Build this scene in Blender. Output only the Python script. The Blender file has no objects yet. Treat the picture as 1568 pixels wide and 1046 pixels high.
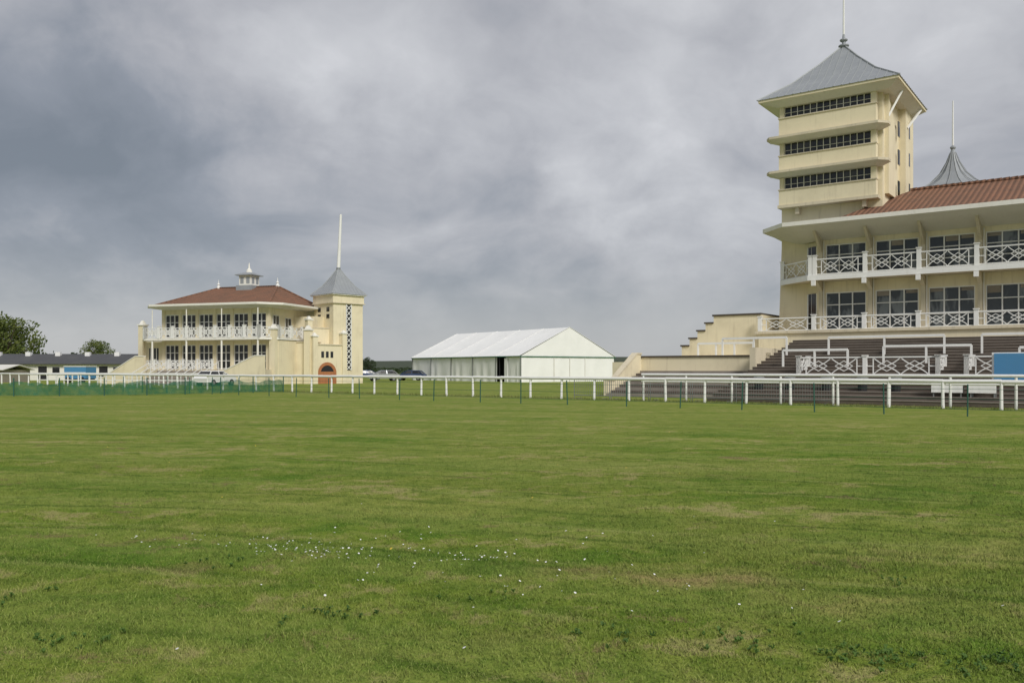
import bpy, math, random
from mathutils import Vector, Matrix
R=random.Random(7)
scene=bpy.context.scene
# ------------------------------------------------------------ node helpers
def sock(nt,inp,v):
    if isinstance(v,bpy.types.NodeSocket): nt.links.new(v,inp)
    elif v is not None: inp.default_value=v
class NT:
    def __init__(s,nt): s.nt=nt
    def node(s,t,**k):
        n=s.nt.nodes.new(t)
        for a,b in k.items(): setattr(n,a,b)
        return n
    def m(s,op,a,b=None,c=None,clamp=False):
        n=s.node('ShaderNodeMath',operation=op); n.use_clamp=clamp
        sock(s.nt,n.inputs[0],a)
        if b is not None: sock(s.nt,n.inputs[1],b)
        if c is not None: sock(s.nt,n.inputs[2],c)
        return n.outputs[0]
    def v(s,op,a,b=None):
        n=s.node('ShaderNodeVectorMath',operation=op)
        sock(s.nt,n.inputs[0],a)
        if b is not None: sock(s.nt,n.inputs[1],b)
        return n.outputs['Value'] if op in('DOT_PRODUCT','LENGTH','DISTANCE') else n.outputs['Vector']
    def noise(s,vec,scale,detail=4,rough=.55,dist=0.,out='Fac'):
        n=s.node('ShaderNodeTexNoise')
        sock(s.nt,n.inputs['Vector'],vec); n.inputs['Scale'].default_value=scale
        n.inputs['Detail'].default_value=detail; n.inputs['Roughness'].default_value=rough
        n.inputs['Distortion'].default_value=dist
        return n.outputs[out]
    def mr(s,x,a,b,c=0.,d=1.,smooth=True):
        n=s.node('ShaderNodeMapRange',interpolation_type='SMOOTHSTEP' if smooth else 'LINEAR')
        sock(s.nt,n.inputs[0],x)
        for i,q in enumerate((a,b,c,d)): n.inputs[i+1].default_value=q
        return n.outputs[0]
    def mix(s,f,a,b,blend='MIX'):
        n=s.node('ShaderNodeMix',data_type='RGBA',blend_type=blend)
        sock(s.nt,n.inputs[0],f)
        for i,q in ((6,a),(7,b)):
            if isinstance(q,tuple) and len(q)==3: q=q+(1,)
            sock(s.nt,n.inputs[i],q)
        return n.outputs[2]
    def bump(s,h,strength=.3,dist=.02):
        n=s.node('ShaderNodeBump'); n.inputs['Strength'].default_value=strength
        n.inputs['Distance'].default_value=dist; sock(s.nt,n.inputs['Height'],h); return n.outputs[0]
def newmat(name):
    m=bpy.data.materials.new(name); m.use_nodes=True
    nt=NT(m.node_tree); b=m.node_tree.nodes['Principled BSDF']
    return m,nt,b
def paint(name,col,rough=.7,var=.25,dark=None,scale=.7,streak=True,bump=.15,metal=0.):
    m,n,b=newmat(name)
    tc=n.node('ShaderNodeTexCoord').outputs['Object']
    dark=dark or tuple(c*.6 for c in col)
    a=n.noise(tc,scale,6,.65)
    f=n.mr(a,.42,.75,0,var)
    if streak:
        sv=n.v('MULTIPLY',tc,(3.,3.,.22))
        st=n.mr(n.noise(sv,1.6,5,.6),.5,.8,0,var*1.3)
        f=n.m('ADD',f,st,clamp=True)
    c=n.mix(f,col,dark)
    fine=n.noise(tc,22,3)
    c=n.mix(n.mr(fine,.3,.7,0,.10),c,tuple(q*.75 for q in col))
    sock(n.nt,b.inputs['Base Color'],c)
    b.inputs['Roughness'].default_value=rough; b.inputs['Metallic'].default_value=metal
    if bump: sock(n.nt,b.inputs['Normal'],n.bump(fine,bump,.01))
    return m
M={}
M['cream']=paint('cream_render',(.79,.71,.51),.85,.38,(.50,.43,.30),.5)
M['cream_dark']=paint('cream_trim',(.66,.59,.44),.85,.45,(.36,.32,.24),.6)
M['soffit']=paint('soffit_paint',(.74,.72,.66),.8,.2,None,.6)
M['white']=paint('white_paint',(.82,.82,.80),.5,.18,(.55,.53,.47),1.2,bump=.05)
M['whitewall']=paint('white_column_paint',(.80,.78,.72),.7,.2,(.5,.48,.4),.8)
M['coping']=paint('dark_coping',(.07,.055,.04),.85,.3,None,2)
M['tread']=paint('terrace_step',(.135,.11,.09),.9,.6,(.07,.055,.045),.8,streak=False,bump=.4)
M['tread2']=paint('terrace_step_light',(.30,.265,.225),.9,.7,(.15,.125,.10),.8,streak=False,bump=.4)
M['lead']=paint('lead_roof',(.30,.32,.34),.55,.4,(.42,.44,.45),.8,bump=.2,metal=.15)
M['leadseam']=paint('lead_seam',(.38,.40,.41),.5,.2,None,1,metal=.15)
M['galv']=paint('galvanised_steel',(.30,.31,.31),.45,.3,None,3,metal=.5)
M['canvasgreen']=paint('green_trim',(.02,.14,.08),.7,.2)
M['stake']=paint('green_stake_paint',(.02,.10,.07),.6,.3)
M['brickarch']=paint('arch_brick',(.42,.17,.07),.85,.4,(.25,.09,.04),4)
M['bark']=paint('bark',(.09,.07,.05),.95,.4)
M['tyre']=paint('tyre_rubber',(.02,.02,.02),.8,.1)
M['slate']=paint('felt_roof',(.07,.072,.078),.8,.4,(.12,.12,.11),.4)
M['blue']=paint('blue_panel',(.07,.24,.45),.6,.2,(.1,.25,.4),1)
M['darkvoid']=paint('dark_interior',(.02,.02,.022),.9,.1)
M['wood']=paint('timber_box',(.28,.25,.20),.8,.4)
M['carsilver']=paint('car_paint_silver',(.45,.47,.50),.3,.05,streak=False,bump=0,metal=.5)
M['carwhite']=paint('car_paint_white',(.75,.75,.75),.3,.05,streak=False,bump=0)
M['carblue']=paint('car_paint_blue',(.05,.08,.18),.3,.05,streak=False,bump=0,metal=.3)
def glassmat(name,base,pale):
    m,n,b=newmat(name)
    tc=n.node('ShaderNodeTexCoord').outputs['Object']
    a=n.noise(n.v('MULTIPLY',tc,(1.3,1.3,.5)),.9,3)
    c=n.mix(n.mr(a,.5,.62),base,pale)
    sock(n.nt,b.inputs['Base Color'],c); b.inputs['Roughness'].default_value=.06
    sock(n.nt,b.inputs['Normal'],n.bump(n.noise(tc,1.5,1),.05,.05))
    return m
M['glass']=glassmat('window_glass',(.04,.05,.055),(.17,.19,.195))
M['glassdark']=glassmat('dark_glass',(.02,.022,.024),(.05,.05,.05))
m,n,b=newmat('clay_tiles'); tc=n.node('ShaderNodeTexCoord').outputs['Object']
sx=n.node('ShaderNodeSeparateXYZ'); n.nt.links.new(tc,sx.inputs[0])
wx=n.m('SINE',n.m('MULTIPLY',sx.outputs[0],2*math.pi/.33))
wy=n.m('FRACT',n.m('MULTIPLY',sx.outputs[1],1/.36))
c=n.mix(n.mr(n.noise(tc,.8,6,.75),.3,.7),(.25,.115,.065),(.15,.085,.055))
c=n.mix(n.mr(n.noise(tc,6,4,.8),.35,.7,0,.7),c,(.31,.155,.09))
c=n.mix(n.mr(wx,-1,-.3,.5,0),c,(.07,.035,.022)); c=n.mix(n.mr(wy,.0,.2,.6,0),c,(.06,.03,.02))
sock(n.nt,b.inputs['Base Color'],c); b.inputs['Roughness'].default_value=.9
sock(n.nt,b.inputs['Normal'],n.bump(n.m('ADD',wx,n.m('MULTIPLY',wy,-.6)),.6,.05)); M['tile']=m
m,n,b=newmat('marquee_canvas'); tc=n.node('ShaderNodeTexCoord').outputs['Object']
c=n.mix(n.mr(n.noise(tc,.5,5,.6),.4,.75,0,.35),(.88,.88,.86),(.74,.75,.72))
sock(n.nt,b.inputs['Base Color'],c); b.inputs['Roughness'].default_value=.5
sock(n.nt,b.inputs['Normal'],n.bump(n.noise(n.v('MULTIPLY',tc,(2,2,.5)),1.2,3),.35,.12)); M['canvas']=m
m,n,b=newmat('green_netting'); tc=n.node('ShaderNodeTexCoord').outputs['Object']
b.inputs['Base Color'].default_value=(.012,.12,.06,1); b.inputs['Roughness'].default_value=.7
sock(n.nt,b.inputs['Alpha'],n.mr(n.noise(tc,2.5,4),.3,.7,.5,.85)); M['net']=m
def leafmat(name,a,bc):
    m,n,b=newmat(name)
    g=n.node('ShaderNodeNewGeometry').outputs['Position']
    c=n.mix(n.mr(n.noise(g,.8,4),.3,.7),a,bc)
    sock(n.nt,b.inputs['Base Color'],c); b.inputs['Roughness'].default_value=.7
    t=n.node('ShaderNodeBsdfTranslucent'); sock(n.nt,t.inputs[0],c)
    mx=n.node('ShaderNodeMixShader'); mx.inputs[0].default_value=.3
    out=n.nt.nodes['Material Output']
    n.nt.links.new(b.outputs[0],mx.inputs[1]); n.nt.links.new(t.outputs[0],mx.inputs[2]); n.nt.links.new(mx.outputs[0],out.inputs[0])
    return m
M['leaf']=leafmat('tree_leaves',(.07,.11,.02),(.17,.20,.045))
M['leafdark']=leafmat('distant_leaves',(.030,.055,.022),(.06,.085,.035))
M['hill']=leafmat('distant_field',(.05,.075,.04),(.09,.11,.06))
M['weed']=leafmat('weed_leaves',(.06,.13,.02),(.11,.20,.03))
M['drygrass']=leafmat('dry_grass',(.24,.24,.09),(.15,.20,.04))
def grasscol(n,k=1.):
    g=n.node('ShaderNodeNewGeometry').outputs['Position']
    wob=n.v('MULTIPLY',n.v('SUBTRACT',n.noise(g,1.1,3,.6,out='Color'),(.5,.5,.5)),(1.2,1.2,0))
    gw=n.v('ADD',g,wob)
    sx=n.node('ShaderNodeSeparateXYZ'); n.nt.links.new(g,sx.inputs[0])
    n0=n.noise(g,.05,2,.5); n1=n.noise(n.v('MULTIPLY',gw,(.55,1.3,1)),.45,5,.65); n2=n.noise(n.v('MULTIPLY',gw,(.8,1.2,1)),2.3,6,.72); n3=n.noise(g,9,4,.65)
    nb_=n.noise(n.v('ADD',g,(9.,3.,0)),.16,4,.6)
    ph=n.m('ADD',n.m('MULTIPLY',sx.outputs[1],.95),n.m('MULTIPLY',sx.outputs[0],.31))
    ph=n.m('ADD',ph,n.m('MULTIPLY',n0,6.)); ph=n.m('ADD',ph,n.m('MULTIPLY',n1,.12))
    st=n.m('SINE',n.m('MULTIPLY',ph,2*math.pi/2.1)); st3=n.m('SINE',n.m('MULTIPLY',ph,2*math.pi/5.3))
    ln=n.m('ABSOLUTE',n.m('SINE',n.m('MULTIPLY',ph,math.pi/1.35)))
    ln2=n.m('ABSOLUTE',n.m('SINE',n.m('MULTIPLY',n.m('ADD',ph,.37),math.pi/1.67)))
    c=n.mix(n.mr(n1,.38,.62),(.110,.225,.018),(.245,.315,.042))
    c=n.mix(n.mr(nb_,.42,.60,0,.55),c,(.275,.315,.06))
    c=n.mix(n.mr(n2,.45,.68,0,.60),c,(.32,.34,.075))
    c=n.mix(n.mr(st,-.2,.4,0,.30),c,(.33,.39,.09))
    c=n.mix(n.mr(st3,-.2,.4,0,.28),c,(.32,.36,.08))
    brk=n.mr(n.noise(g,.35,3),.38,.55)
    c=n.mix(n.m('MULTIPLY',brk,n.mr(ln,0.,.22,.70,0)),c,(.065,.125,.012))
    c=n.mix(n.m('MULTIPLY',brk,n.mr(ln2,0.,.16,.60,0)),c,(.36,.39,.12))
    c=n.mix(n.mr(n3,.50,.68,0,.50),c,(.075,.155,.014))
    c=n.mix(n.mr(n2,.50,.36,0,.50),c,(.070,.150,.012))
    c=n.mix(n.mr(n.m('ADD',n.m('MULTIPLY',n2,.6),n.m('MULTIPLY',n1,.5)),.58,.66,0,.8),c,(.42,.37,.16))
    n4=n.noise(n.v('ADD',n.v('MULTIPLY',gw,(.8,1.5,1)),(31.,7.,0)),1.0,6,.75)
    c=n.mix(n.mr(n4,.585,.66,0,.75),c,(.28,.20,.105))
    rag=n.mr(n2,.38,.62,.3,1.)
    for (px,py,rx,ry,col_,am) in ((1.45,6.65,.9,.32,(.42,.33,.14),.9),(2.4,6.0,.7,.3,(.37,.35,.11),.75),(.5,6.9,.35,.2,(.34,.26,.12),.6),(-1.3,10.2,2.4,.8,(.36,.39,.09),.6),(-3.2,8.8,.9,.25,(.34,.36,.09),.6),(4.5,7.6,1.6,.6,(.35,.36,.10),.6),(-2.6,7.1,.35,.15,(.26,.19,.1),.7),(2.2,14.5,3.5,1.,(.34,.38,.10),.5),(-.1,5.2,.5,.2,(.30,.27,.1),.5)):
        q=n.v('LENGTH',n.v('MULTIPLY',n.v('SUBTRACT',gw,(px,py,0)),(1/rx,1/ry,0)))
        c=n.mix(n.m('MULTIPLY',rag,n.mr(q,.3,1.25,am,0)),c,col_)
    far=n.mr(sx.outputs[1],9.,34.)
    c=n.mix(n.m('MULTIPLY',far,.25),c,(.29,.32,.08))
    return c,g,n3
m,n,b=newmat('grass_turf'); c,g,n3=grasscol(n)
sock(n.nt,b.inputs['Base Color'],n.mix(1.,c,(.84,.84,.84),'MULTIPLY')); b.inputs['Roughness'].default_value=.95; b.inputs['Specular IOR Level'].default_value=.1
sock(n.nt,b.inputs['Normal'],n.bump(n.m('ADD',n3,n.noise(g,45,3)),.6,.04)); M['turf']=m
m,n,b=newmat('grass_blades'); c,g,n3=grasscol(n)
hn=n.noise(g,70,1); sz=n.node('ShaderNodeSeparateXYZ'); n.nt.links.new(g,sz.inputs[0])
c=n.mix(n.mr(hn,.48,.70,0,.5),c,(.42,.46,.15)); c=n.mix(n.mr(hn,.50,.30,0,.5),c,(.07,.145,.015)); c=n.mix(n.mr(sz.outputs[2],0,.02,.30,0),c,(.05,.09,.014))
sock(n.nt,b.inputs['Base Color'],c); b.inputs['Roughness'].default_value=.7; b.inputs['Specular IOR Level'].default_value=.2
gn=n.node('ShaderNodeNewGeometry').outputs['Normal']
nn_=n.v('NORMALIZE',n.v('ADD',n.v('MULTIPLY',gn,(.6,.6,.6)),(0,0,.9)))
sock(n.nt,b.inputs['Normal'],nn_)
t=n.node('ShaderNodeBsdfTranslucent'); sock(n.nt,t.inputs[0],c); mx=n.node('ShaderNodeMixShader'); mx.inputs[0].default_value=.12
out=n.nt.nodes['Material Output']
n.nt.links.new(b.outputs[0],mx.inputs[1]); n.nt.links.new(t.outputs[0],mx.inputs[2]); n.nt.links.new(mx.outputs[0],out.inputs[0]); M['blade']=m
# ------------------------------------------------------------ mesh builder
def mkobj(name,verts,faces,mat,parent=None,smooth=False):
    me=bpy.data.meshes.new(name); me.from_pydata(verts,[],faces); me.update()
    if mat: me.materials.append(M[mat])
    if smooth:
        for p in me.polygons: p.use_smooth=True
    o=bpy.data.objects.new(name,me); scene.collection.objects.link(o)
    if parent: o.parent=parent
    return o
class B:
    def __init__(s,name,loc=(0,0,0),rot=0.):
        s.e=bpy.data.objects.new(name,None); scene.collection.objects.link(s.e)
        s.e.location=loc; s.e.rotation_euler=(0,0,rot); s.p={}
    def g(s,part,mat): return s.p.setdefault((part,mat),([],[]))
    def poly(s,k,pts,):
        V,F=s.g(*k); i=len(V); V.extend([tuple(p) for p in pts]); F.append(tuple(range(i,i+len(pts))))
    def box(s,k,x0,x1,y0,y1,z0,z1):
        s.prism(k,[(x0,y0),(x1,y0),(x1,y1),(x0,y1)],z0,z1)
    def prism(s,k,pts,z0,z1,pts2=None):
        V,F=s.g(*k); i=len(V); n=len(pts); q=pts2 or pts
        V.extend([(a,b,z0) for a,b in pts]); V.extend([(a,b,z1) for a,b in q])
        F.append(tuple(i+j for j in reversed(range(n)))); F.append(tuple(i+n+j for j in range(n)))
        for j in range(n):
            l=(j+1)%n; F.append((i+j,i+l,i+n+l,i+n+j))
    def prismY(s,k,pts,y0,y1):
        V,F=s.g(*k); i=len(V); n=len(pts)
        V.extend([(a,y0,b) for a,b in pts]); V.extend([(a,y1,b) for a,b in pts])
        F.append(tuple(i+j for j in range(n))); F.append(tuple(i+n+j for j in reversed(range(n))))
        for j in range(n):
            l=(j+1)%n; F.append((i+l,i+j,i+n+j,i+n+l))
    def prismX(s,k,pts,x0,x1):
        V,F=s.g(*k); i=len(V); n=len(pts)
        V.extend([(x0,a,b) for a,b in pts]); V.extend([(x1,a,b) for a,b in pts])
        F.append(tuple(i+j for j in reversed(range(n)))); F.append(tuple(i+n+j for j in range(n)))
        for j in range(n):
            l=(j+1)%n; F.append((i+j,i+l,i+n+l,i+n+j))
    def beam(s,k,p0,p1,w,h=None):
        h=h or w; p0=Vector(p0);p1=Vector(p1); d=(p1-p0)
        if d.length<1e-6: return
        d.normalize(); up=Vector((0,0,1)) if abs(d.z)<.95 else Vector((1,0,0))
        a=d.cross(up).normalized(); c=a.cross(d).normalized()
        V,F=s.g(*k); i=len(V)
        for p in (p0,p1):
            for sa,sc in ((-1,-1),(1,-1),(1,1),(-1,1)): V.append(tuple(p+a*sa*w/2+c*sc*h/2))
        F.extend([(i+3,i+2,i+1,i),(i+4,i+5,i+6,i+7)])
        for j in range(4):
            l=(j+1)%4; F.append((i+j,i+l,i+4+l,i+4+j))
    def tube(s,k,p0,p1,r0,r1=None,n=8):
        r1=r0 if r1 is None else r1; p0=Vector(p0);p1=Vector(p1); d=(p1-p0).normalized()
        up=Vector((0,0,1)) if abs(d.z)<.95 else Vector((1,0,0)); a=d.cross(up).normalized(); c=a.cross(d)
        V,F=s.g(*k); i=len(V)
        for p,r in((p0,r0),(p1,r1)):
            for j in range(n):
                t=2*math.pi*j/n; V.append(tuple(p+a*r*math.cos(t)+c*r*math.sin(t)))
        for j in range(n):
            l=(j+1)%n; F.append((i+j,i+l,i+n+l,i+n+j))
        F.append(tuple(i+j for j in reversed(range(n)))); F.append(tuple(i+n+j for j in range(n)))
    def lathe(s,k,c,prof,n=16):
        for (r0,z0),(r1,z1) in zip(prof[:-1],prof[1:]):
            V,F=s.g(*k); i=len(V)
            for r,z in((r0,z0),(r1,z1)):
                for j in range(n):
                    t=2*math.pi*(j+.5)/n; V.append((c[0]+r*math.cos(t),c[1]+r*math.sin(t),z))
            for j in range(n):
                l=(j+1)%n; F.append((i+j,i+l,i+n+l,i+n+j))
    def done(s):
        for (part,mat),(V,F) in s.p.items(): mkobj(part,V,F,mat,s.e)
        return s.e
    def balustrade(s,part,pts,z,H=1.05,bay=3.08,post=.24,bar=.045,mat='white',ends=True,postH=.22):
        k=(part,mat)
        for (x0,y0),(x1,y1) in zip(pts[:-1],pts[1:]):
            L=math.hypot(x1-x0,y1-y0); nb=max(1,round(L/bay)); dx,dy=(x1-x0)/L,(y1-y0)/L
            P=lambda t,zz:(x0+dx*t,y0+dy*t,z+zz)
            s.beam(k,P(0,H),P(L,H),.10,.07); s.beam(k,P(0,.12),P(L,.12),.07,.06)
            for i in range(nb+1):
                t=i*L/nb
                s.beam(k,(x0+dx*t,y0+dy*t,z-.05),(x0+dx*t,y0+dy*t,z+H+postH),post)
                s.beam(k,(x0+dx*t,y0+dy*t,z+H+postH),(x0+dx*t,y0+dy*t,z+H+postH+.06),post+.08)
            for i in range(nb):
                a=i*L/nb+post/2; b=(i+1)*L/nb-post/2; w=b-a; e=min(.30,w*.14)
                for t in (a+e,b-e): s.beam(k,P(t,.12),P(t,H),bar)
                mid=(H+.12)/2
                s.beam(k,P(a,mid),P(a+e,mid),bar); s.beam(k,P(b-e,mid),P(b,mid),bar)
                A=(H-.12)/2-.02; W_=w-2*e; nd=2
                N=10
                for d_ in range(nd):
                    a0=a+e+W_*d_/nd; ww=W_/nd
                    for sg in(1,-1):
                        pr=None
                        for j in range(N+1):
                            u=j/N; zz=(2*u-1); zz=zz*(.72+.28*zz*zz)
                            q=P(a0+ww*u,mid+sg*A*zz)
                            if pr: s.beam(k,pr,q,bar)
                            pr=q
                    c0=a0+ww/2; hw=ww*.34
                    q=[P(c0-hw,mid),P(c0,mid+A*.62),P(c0+hw,mid),P(c0,mid-A*.62),P(c0-hw,mid)]
                    for u_,v_ in zip(q[:-1],q[1:]): s.beam(k,u_,v_,bar*.75)
    def window(s,x0,x1,z0,z1,y,nv=3,nh=2,glass='glass',f=.07,depth=.10,frame='white'):
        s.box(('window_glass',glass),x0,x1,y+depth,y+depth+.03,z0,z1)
        k=('window_frames',frame)
        s.box(k,x0,x1,y,y+depth,z0,z0+f); s.box(k,x0,x1,y,y+depth,z1-f,z1)
        for i in range(nv+1):
            c=x0+f/2+(x1-x0-f)*i/nv; s.box(k,c-f/2,c+f/2,y+.004,y+depth-.004,z0+f,z1-f)
        for i in range(1,nh):
            c=z0+(z1-z0)*i/nh; s.box(k,x0+f,x1-f,y+.012,y+depth-.012,c-f*.4,c+f*.4)
# ------------------------------------------------------------ GRANDSTAND (right)
rot=-math.atan2(.588,.809)
G=B('grandstand',(22.8,54,0),rot)
cr=('walls','cream'); TE=24.6; bay=3.08; F1,F2=4.15,7.6
G.box(cr,-2.9,TE,.42,10,0,10.1)
G.box(('plinth_wall','cream'),-6.7,TE,-1.55,.42,0,F1-.18)
G.box(('balcony_floor_lower','cream_dark'),-6.9,TE,-1.7,0.,F1-.178,F1)
nb=int((TE)/bay)+1
RB=random.Random(5)
for i in range(-1,nb):
    a=i*bay; b_=a+bay
    pw=.27
    for zz0,zz1,w0,w1 in((F1,F2-.25,F1+.05,6.65),(F2,10.1,F2+.1,9.78)):
        G.box(('piers','cream'),a-pw,a+pw,0,.42,zz0,zz1)
        G.box(('pier_pilasters','cream_dark'),a-.13,a+.13,-.10,-.003,zz0,zz1-.1)
        G.box(('window_heads','cream'),a+pw,b_-pw,.06,.42,w1,zz1)
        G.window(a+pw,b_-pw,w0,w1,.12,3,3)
        for j in range(3):
            if RB.random()<.4:
                xa=a+pw+.09+(b_-a-2*pw)*j/3; xb=xa+(b_-a-2*pw)/3-.15; d_=RB.choice((.2,.3,.42))
                G.box(('window_blinds','tread2'),xa,xb,.205,.219,w1-.08-d_,w1-.08)
    G.prismX(('eave_brackets','cream_dark'),[(-.12,9.3),(-.12,10.2),(-1.5,10.55),(-1.5,10.45)],a-.08,a+.08)
    G.prismX(('balcony_brackets','cream_dark'),[(0,6.7),(0,F2-.22),(-1.15,F2-.22),(-1.15,F2-.35)],a-.12,a+.12)
    G.tube(('downpipes','whitewall'),(a+.2,-.06,F1),(a+.2,-.06,10.0),.04,.04,6)
G.prism(cr,[(-2.9,.42),(-3.4,.42),(-5.0,1.6),(-5.0,2.0),(-2.9,2.0)],0,10.1)
for zz in((F1+.05,6.65),(F2+.1,9.78)):
    G.prism(('door_glass','glassdark'),[(-3.50,.44),(-3.55,.40),(-4.15,.86),(-4.1,.90)],*zz)
    for q in (-3.45,-3.85,-4.2):
        yy=.40+(-3.4-q)*.74
        G.box(('window_frames','white'),q-.05,q+.05,yy-.08,yy+.05,zz[0],zz[1])
G.prism(('balcony_floor_upper','cream_dark'),[(-5.95,.9),(-5.95,.68),(-3.45,-1.47),(TE,-1.47),(TE,0),(-2.8,0),(-4.9,1.5)],F2-.22,F2)
G.prism(('balcony_edge','white'),[(-6.0,.66),(-3.5,-1.53),(TE,-1.53),(TE,-1.473),(-3.47,-1.473),(-5.98,.70)],F2-.26,F2+.06)
G.balustrade('upper_balustrade',[(-5.85,.75),(-3.35,-1.35)],F2,1.08,2.9)
G.balustrade('upper_balustrade',[(-3.08,-1.35),(-3.08+8*bay+bay,-1.35)],F2,1.08,bay)
G.balustrade('lower_balustrade',[(-6.6,-1.55),(-3.08,-1.55)],F1-.1,.92,bay,postH=.12)
G.balustrade('lower_balustrade',[(-3.08,-1.56),(-3.08+9*bay,-1.56)],F1-.1,.92,bay,postH=.12)
for i in range(-1,nb):
    a=i*bay
    G.box(('balcony_floor_lamps','white'),a-.12,a+.12,-1.75,-1.54,F2-.62,F2-.3)
eo=[(-6.6,6.5),(-6.6,-.6),(-4.74,-2.4),(TE,-2.4)]
ei=[(-5.9,6.5),(-5.0,1.3),(-3.2,.05),(TE,.05)]
for i in range(3):
    a0,a1,b0,b1=eo[i],eo[i+1],ei[i],ei[i+1]
    G.poly(('soffit','soffit'),[(*b0,10.08),(*b1,10.08),(*a1,10.82),(*a0,10.82)])
def off(p,d):
    out=[(p[0][0]-d,p[0][1]),(p[1][0]-d,p[1][1]-d*.41),(p[2][0]-d*.41,p[2][1]-d),(p[3][0],p[3][1]-d)]
    return out
eg=off(eo,.14)
G.prism(('gutter','whitewall'),eg+[(TE,-2.402),(-4.74,-2.402),(-6.598,-.6),(-6.598,6.5)],10.80,11.06)
G.prism(('roof_deck','lead'),[(-6.6,6.5),(-6.6,-.6),(-4.74,-2.4),(TE,-2.4),(TE,10.5),(-4,10.5)],10.825,11.02)
G.poly(('tile_roof','tile'),[(-1.9,-1.7,11.05),(TE,-2.3,11.05),(TE,5,13.65),(1.4,5,13.65)])
G.poly(('tile_roof','tile'),[(-1.9,-1.7,11.05),(1.4,5,13.65),(-1.9,10.5,11.05)])
G.poly(('tile_roof','tile'),[(TE,10.5,11.05),(-1.9,10.5,11.05),(1.4,5,13.65),(TE,5,13.65)])
xr=1.4
while xr<TE:
    G.beam(('ridge_tiles','tile'),(xr,5,13.70),(xr+.42,5,13.73),.28,.15); xr+=.45
G.box(cr,TE,TE+.3,-1.5,10,0,10.9)
x0,x1,y0,y1=-6.0,.5,1.0,8.0
G.prism(('tower_shaft','cream'),[(x0-.35,y0),(x1,y0),(x1,y1),(x0-.35,y1)],0,10.,[(x0,y0),(x1,y0),(x1,y1),(x0,y1)])
G.box(('tower_shaft','cream'),x0,x1,y0,y1,10.,19.4)
G.box(('tower_pier','cream'),x1,x1+.45,y1-2.3,y1+.2,9.,19.4)
G.prismX(('tower_buttress','cream'),[(1.6,13),(3.6,13),(3.6,17.5),(1.6,19.4)],x1,x1+.25)
for z in (13.3,15.4,17.3): G.box(('tower_windows','glassdark'),x1+.2,x1+.262,4.4,4.9,z,z+1.0)
for z in (13.6,15.7,17.6): G.box(('tower_windows','glassdark'),x1+.44,x1+.462,6.7,7.1,z,z+.9)
def slotlevel(zp0,zp1,zs1,zc,last=False):
    G.box(('tower_parapets','cream'),x0+.02,x1-.25,.35,.9,zp0,zp1)
    G.box(('tower_sills','cream_dark'),x0-.03,x1-.2,.29,.45,zp1,zp1+.07)
    G.box(('tower_slot_glass','glassdark'),x0+.3,x1-.6,.72,.998,zp1+.07,zs1)
    nm=13
    for i in range(nm+1):
        c=x0+.32+(x1-.62-x0-.32)*i/nm
        G.box(('slot_mullions','whitewall'),c-.02,c+.02,.66,.715,zp1+.07,zs1)
    G.box(('slot_transom','whitewall'),x0+.32,x1-.62,.67,.71,zp1+.42,zp1+.445)
    G.box(('slot_jambs','cream'),x0+.02,x0+.3,.5,.998,zp1+.07,zs1)
    G.box(('slot_jambs','cream'),x1-.6,x1-.25,.5,.998,zp1+.07,zs1)
    if not last:
        G.prism(('tower_canopies','cream_dark'),[(x0-.75,.15),(x0-.45,-.25),(x1+.0,-.25),(x1+.5,.3),(x1+.5,.999),(x0-.75,.999)],zc,zc+.16)
        G.prism(('tower_canopy_soffits','soffit'),[(x0-.1,.4),(x0+.0,.34),(x1-.3,.34),(x1-.1,.6),(x1-.1,.998),(x0-.1,.998)],zc-.22,zc-.002,[(x0-.7,.18),(x0-.42,-.20),(x1-.03,-.20),(x1+.45,.32),(x1+.45,.998),(x0-.7,.998)])
slotlevel(12.75,13.75,14.62,14.85)
slotlevel(15.01,16.05,16.95,17.18)
slotlevel(17.34,18.6,19.42,0,True)
G.box(('tower_base_ledge','cream_dark'),x0-.05,x1-.1,.25,1.0,12.55,12.748)
for c in (x0+1.2,x1-1.0): G.box(('tower_base_brackets','cream_dark'),c-.12,c+.12,.5,1.,12.1,12.548)
cx,cy=-2.75,4.25; HR=4.4; ze,za=19.9,23.9
G.prism(('tower_soffit','soffit'),[(x0-.05,.4),(x1+.5,.4),(x1+.5,8.2),(x0-.05,8.2)],19.4,19.78,[(cx-HR,cy-HR),(cx+HR,cy-HR),(cx+HR,cy+HR),(cx-HR,cy+HR)])
G.box(('tower_fascia','cream'),cx-HR-.06,cx+HR+.06,cy-HR-.06,cy+HR+.06,19.782,19.95)
prof=[(HR+.12,19.952),(HR*.62,21.25),(HR*.28,22.75),(.13,24.0)]
for (r0,z0),(r1,z1) in zip(prof[:-1],prof[1:]):
    G.prism(('tower_roof','lead'),[(cx-r0,cy-r0),(cx+r0,cy-r0),(cx+r0,cy+r0),(cx-r0,cy+r0)],z0,z1,[(cx-r1,cy-r1),(cx+r1,cy-r1),(cx+r1,cy+r1),(cx-r1,cy+r1)])
def zat(r):
    for (r0,z0),(r1,z1) in zip(prof[:-1],prof[1:]):
        if r1<=r<=r0: return z0+(z1-z0)*(r0-r)/(r0-r1)
    return prof[-1][1]
for i in range(-8,9):
    d=i*.52
    rs=[r for r,_ in prof if r>abs(d)]+[abs(d) if abs(d)>.13 else .13]
    for ax in range(4):
        pts=[]
        for r in rs:
            q=[(d,-r),(r,d),(d,r),(-r,d)][ax]; pts.append((cx+q[0],cy+q[1],zat(r)+.015))
        for a,b in zip(pts[:-1],pts[1:]): G.beam(('roof_seams','leadseam'),a,b,.05,.05)
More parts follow.
